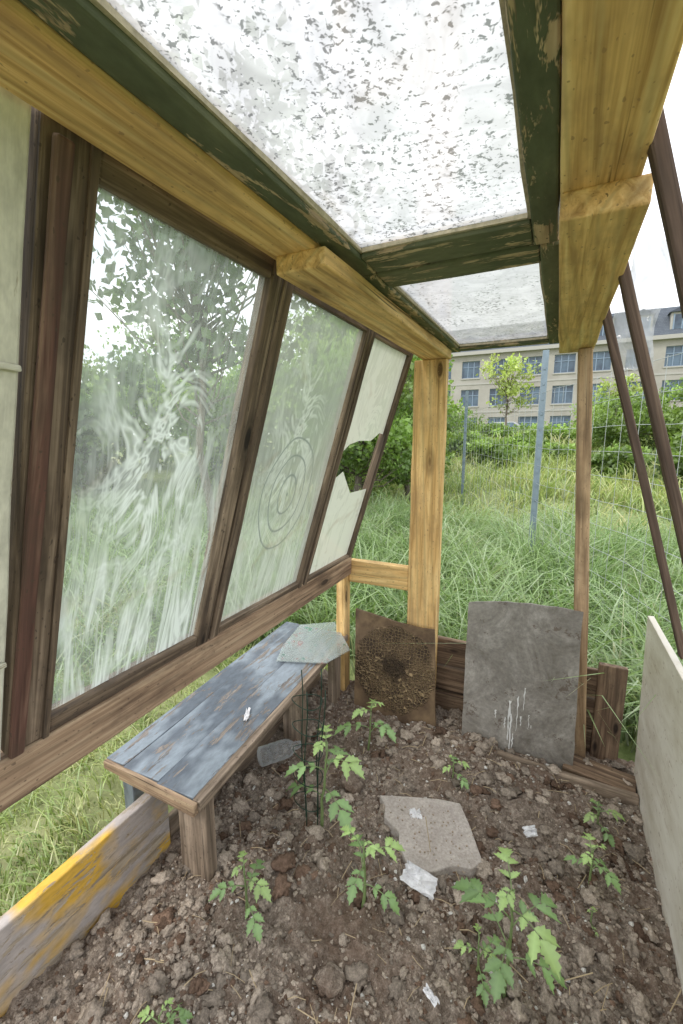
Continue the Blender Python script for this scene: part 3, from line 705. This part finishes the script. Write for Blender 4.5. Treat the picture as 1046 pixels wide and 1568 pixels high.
tree('young_tree',9.2,33,4.6,1.9,50,40,.20,PLT,.08,.25,.3,62)
# ------------------------------------------------------------------ wire fence
fe=empty('wire_mesh_fence')
fp=[(1.9,-1.8),(.96,.84),(-.13,3.67),(-1.22,6.5),(-2.3,9.3)]
acc=([],[])
for (x,y) in fp:
    z=float(terrain(x,y)); h=1.72
    for (x0,x1,y0,y1) in ((-.022,.022,-.004,.0),(-.004,.004,.0,.026)):
        abox(acc,x+x0,x+x1,y+y0,y+y1,z-.1,z+h)
    for q in range(14): abox(acc,x-.008,x+.008,y-.010,y-.0045,z+.15+q*.11,z+.17+q*.11)
mesh_obj('posts',acc[0],acc[1],M_galv,fe)
acc=([],[])
for (a,b) in zip(fp[:-1],fp[1:]):
    za=float(terrain(*a));zb_=float(terrain(*b))
    for k in range(11):
        hh=.06+k*.135
        pts=[]
        for i in range(13):
            t=i/12; pts.append((a[0]+(b[0]-a[0])*t,a[1]+(b[1]-a[1])*t-.01,za+(zb_-za)*t+hh+.02*mn.noise(Vector((t*6,k*.3,a[0])))))
        tube(acc,pts,.0013,4)
    Lg=math.hypot(b[0]-a[0],b[1]-a[1]); m=int(Lg/.15)
    for i in range(m):
        t=(i+.5)/m; x=a[0]+(b[0]-a[0])*t;y=a[1]+(b[1]-a[1])*t-.01; z=za+(zb_-za)*t
        tube(acc,[(x,y,z+.05),(x+.01*mn.noise(Vector((i,0,0))),y,z+.7),(x,y,z+1.42)],.0011,4)
mesh_obj('wires',acc[0],acc[1],M_wire,fe)
# ------------------------------------------------------------------ building
def plaster():
    t=NT('pale_render'); n=t.noise(t.coord(),.6,4,.7); c=t.ramp(n,[(.3,(.30,.285,.255)),(.7,(.385,.37,.335))]); return t.done(t.bsdf(c,.9))
def slateroof():
    t=NT('slate_roof'); b=t.n('TexBrick',{'Vector':t.coord(),'Scale':2.5,'Color1':(.085,.10,.125,1),'Color2':(.11,.13,.155,1),'Mortar':(.06,.07,.09,1)}).outputs[0]; return t.done(t.bsdf(b,.6))
def winglass():
    t=NT('window_glass'); n=t.noise(t.coord(),.5,3); return t.done(t.bsdf(t.ramp(n,[(.35,(.03,.045,.07)),(.65,(.10,.16,.22))]),.15,spec=.5))
Mp=plaster();Ms=slateroof();Mg=winglass();Mfr=flat('blue_grey_window_frame',(.22,.29,.38),.5);Mtr=flat('stone_trim',(.40,.39,.36),.8)
hb=empty('apartment_building')
yf=56.;z0=.9;st_h=3.35;x0,x1=-25.4,32.4
walls=([],[]);glass=([],[]);frames=([],[]);trim=([],[]);roof=([],[])
wx=[-23.8+3.4*i for i in range(17)]; ww=1.05
ztop=z0+3*st_h
abox(walls,x0,x1,yf,yf+.4,z0-3,z0+.7)
for s in range(3):
    zl=z0+s*st_h+.7; zh=zl+2.0
    nxt=z0+(s+1)*st_h+.7 if s<2 else ztop
    abox(walls,x0,x1,yf,yf+.4,zh,nxt)
    e=[x0]+sum([[c-ww,c+ww] for c in wx],[])+[x1]
    for i in range(0,len(e),2): abox(walls,e[i],e[i+1],yf,yf+.4,zl,zh)
    for c in wx:
        abox(glass,c-ww,c+ww,yf+.26,yf+.28,zl,zh)
        for f in (-1,-.33,.33,1): abox(frames,c+f*ww-.05,c+f*ww+.05,yf+.18,yf+.25,zl,zh)
        for zz in (zl+.04,zl+1.3,zh-.04): abox(frames,c-ww+.06,c+ww-.06,yf+.19,yf+.24,zz-.04,zz+.04)
        abox(trim,c-ww-.1,c+ww+.1,yf-.1,yf+.02,zl-.14,zl-.003)
    if s>0: abox(trim,x0,x1,yf-.06,yf-.002,z0+s*st_h-.1,z0+s*st_h+.08)
abox(trim,x0-.4,x1+.4,yf-.5,yf+.3,ztop+.003,ztop+.4)
abox(walls,x0,x0+.4,yf+.41,yf+16,z0-3,ztop);abox(walls,x1-.4,x1,yf+.41,yf+16,z0-3,ztop);abox(walls,x0,x1,yf+16.01,yf+16.4,z0-3,ztop)
V,F=roof;b=len(V); za=ztop+.41; zb2=za+3.0
V+=[(x0-.3,yf-.35,za),(x1+.3,yf-.35,za),(x1+.3,yf+16.7,za),(x0-.3,yf+16.7,za),(x0+1.2,yf+1.3,zb2),(x1-1.2,yf+1.3,zb2),(x1-1.2,yf+15,zb2),(x0+1.2,yf+15,zb2),(x0+6,yf+8,zb2+1.2),(x1-6,yf+8,zb2+1.2)]
F+=[(0,1,5,4),(1,2,6,5),(2,3,7,6),(3,0,4,7),(4,5,9,8),(5,6,9),(6,7,8,9),(7,4,8),(3,2,1,0)]
for i,c in enumerate(wx):
    abox(trim,c-.95,c+.95,yf-.05,yf+1.4,za+.35,za+2.15)
    abox(glass,c-.7,c+.7,yf-.075,yf-.055,za+.55,za+1.95)
    for f in (-.7,0,.7): abox(frames,c+f-.06,c+f+.06,yf-.12,yf-.08,za+.5,za+2.0)
    q=len(V); V+=[(c-1.15,yf-.3,za+2.16),(c+1.15,yf-.3,za+2.16),(c+1.15,yf+1.5,za+2.16),(c-1.15,yf+1.5,za+2.16),(c,yf-.3,za+2.75),(c,yf+1.5,za+2.75)]
    F+=[(q,q+1,q+4),(q+1,q+2,q+5,q+4),(q+2,q+3,q+5),(q+3,q,q+4,q+5),(q+3,q+2,q+1,q)]
for nm,a,m in (('walls',walls,Mp),('window_glass',glass,Mg),('window_frames',frames,Mfr),('trim',trim,Mtr),('mansard_roof',roof,Ms)): mesh_obj(nm,a[0],a[1],m,hb)
# ------------------------------------------------------------------ car
ca=empty('parked_car'); cx,cy=-4.0,38.; cz=float(terrain(cx,cy))-.15
prof=[(-2.1,.3),(-2.12,.75),(-1.9,.92),(-1.35,.98),(-.75,1.42),(.75,1.45),(1.45,1.0),(2.0,.9),(2.15,.7),(2.12,.3)]
n=len(prof); V=[(cx+a,cy-.85+(.12 if b>1.1 else 0),cz+b) for a,b in prof]+[(cx+a,cy+.85-(.12 if b>1.1 else 0),cz+b) for a,b in prof]
F=[tuple(range(n)),tuple(range(2*n-1,n-1,-1))]+[(i,i+n,(i+1)%n+n,(i+1)%n) for i in range(n)]
o=mesh_obj('body',V,F,flat('white_car_paint',(.40,.41,.43),.25,var=.05),ca)
V=[(cx+a,cy-.865+(.115 if b>1.1 else 0),cz+b) for a,b in ((-1.15,1.0),(-.7,1.35),(.0,1.37),(.0,1.0))]+[(cx+a,cy-.865+(.115 if b>1.1 else 0),cz+b) for a,b in ((.08,1.0),(.08,1.37),(.68,1.38),(1.2,1.02))]
mesh_obj('side_windows',V,[(3,2,1,0),(7,6,5,4)],Mg,ca)
acc=([],[])
for wxx in (-1.35,1.35):
    for yy in (-.88,.66): tube(acc,[(cx+wxx,cy+yy,cz+.32),(cx+wxx,cy+yy+.22,cz+.32)],.32,18)
mesh_obj('wheels',acc[0],acc[1],flat('tyre',(.03,.03,.03),.8),ca)
print('done')
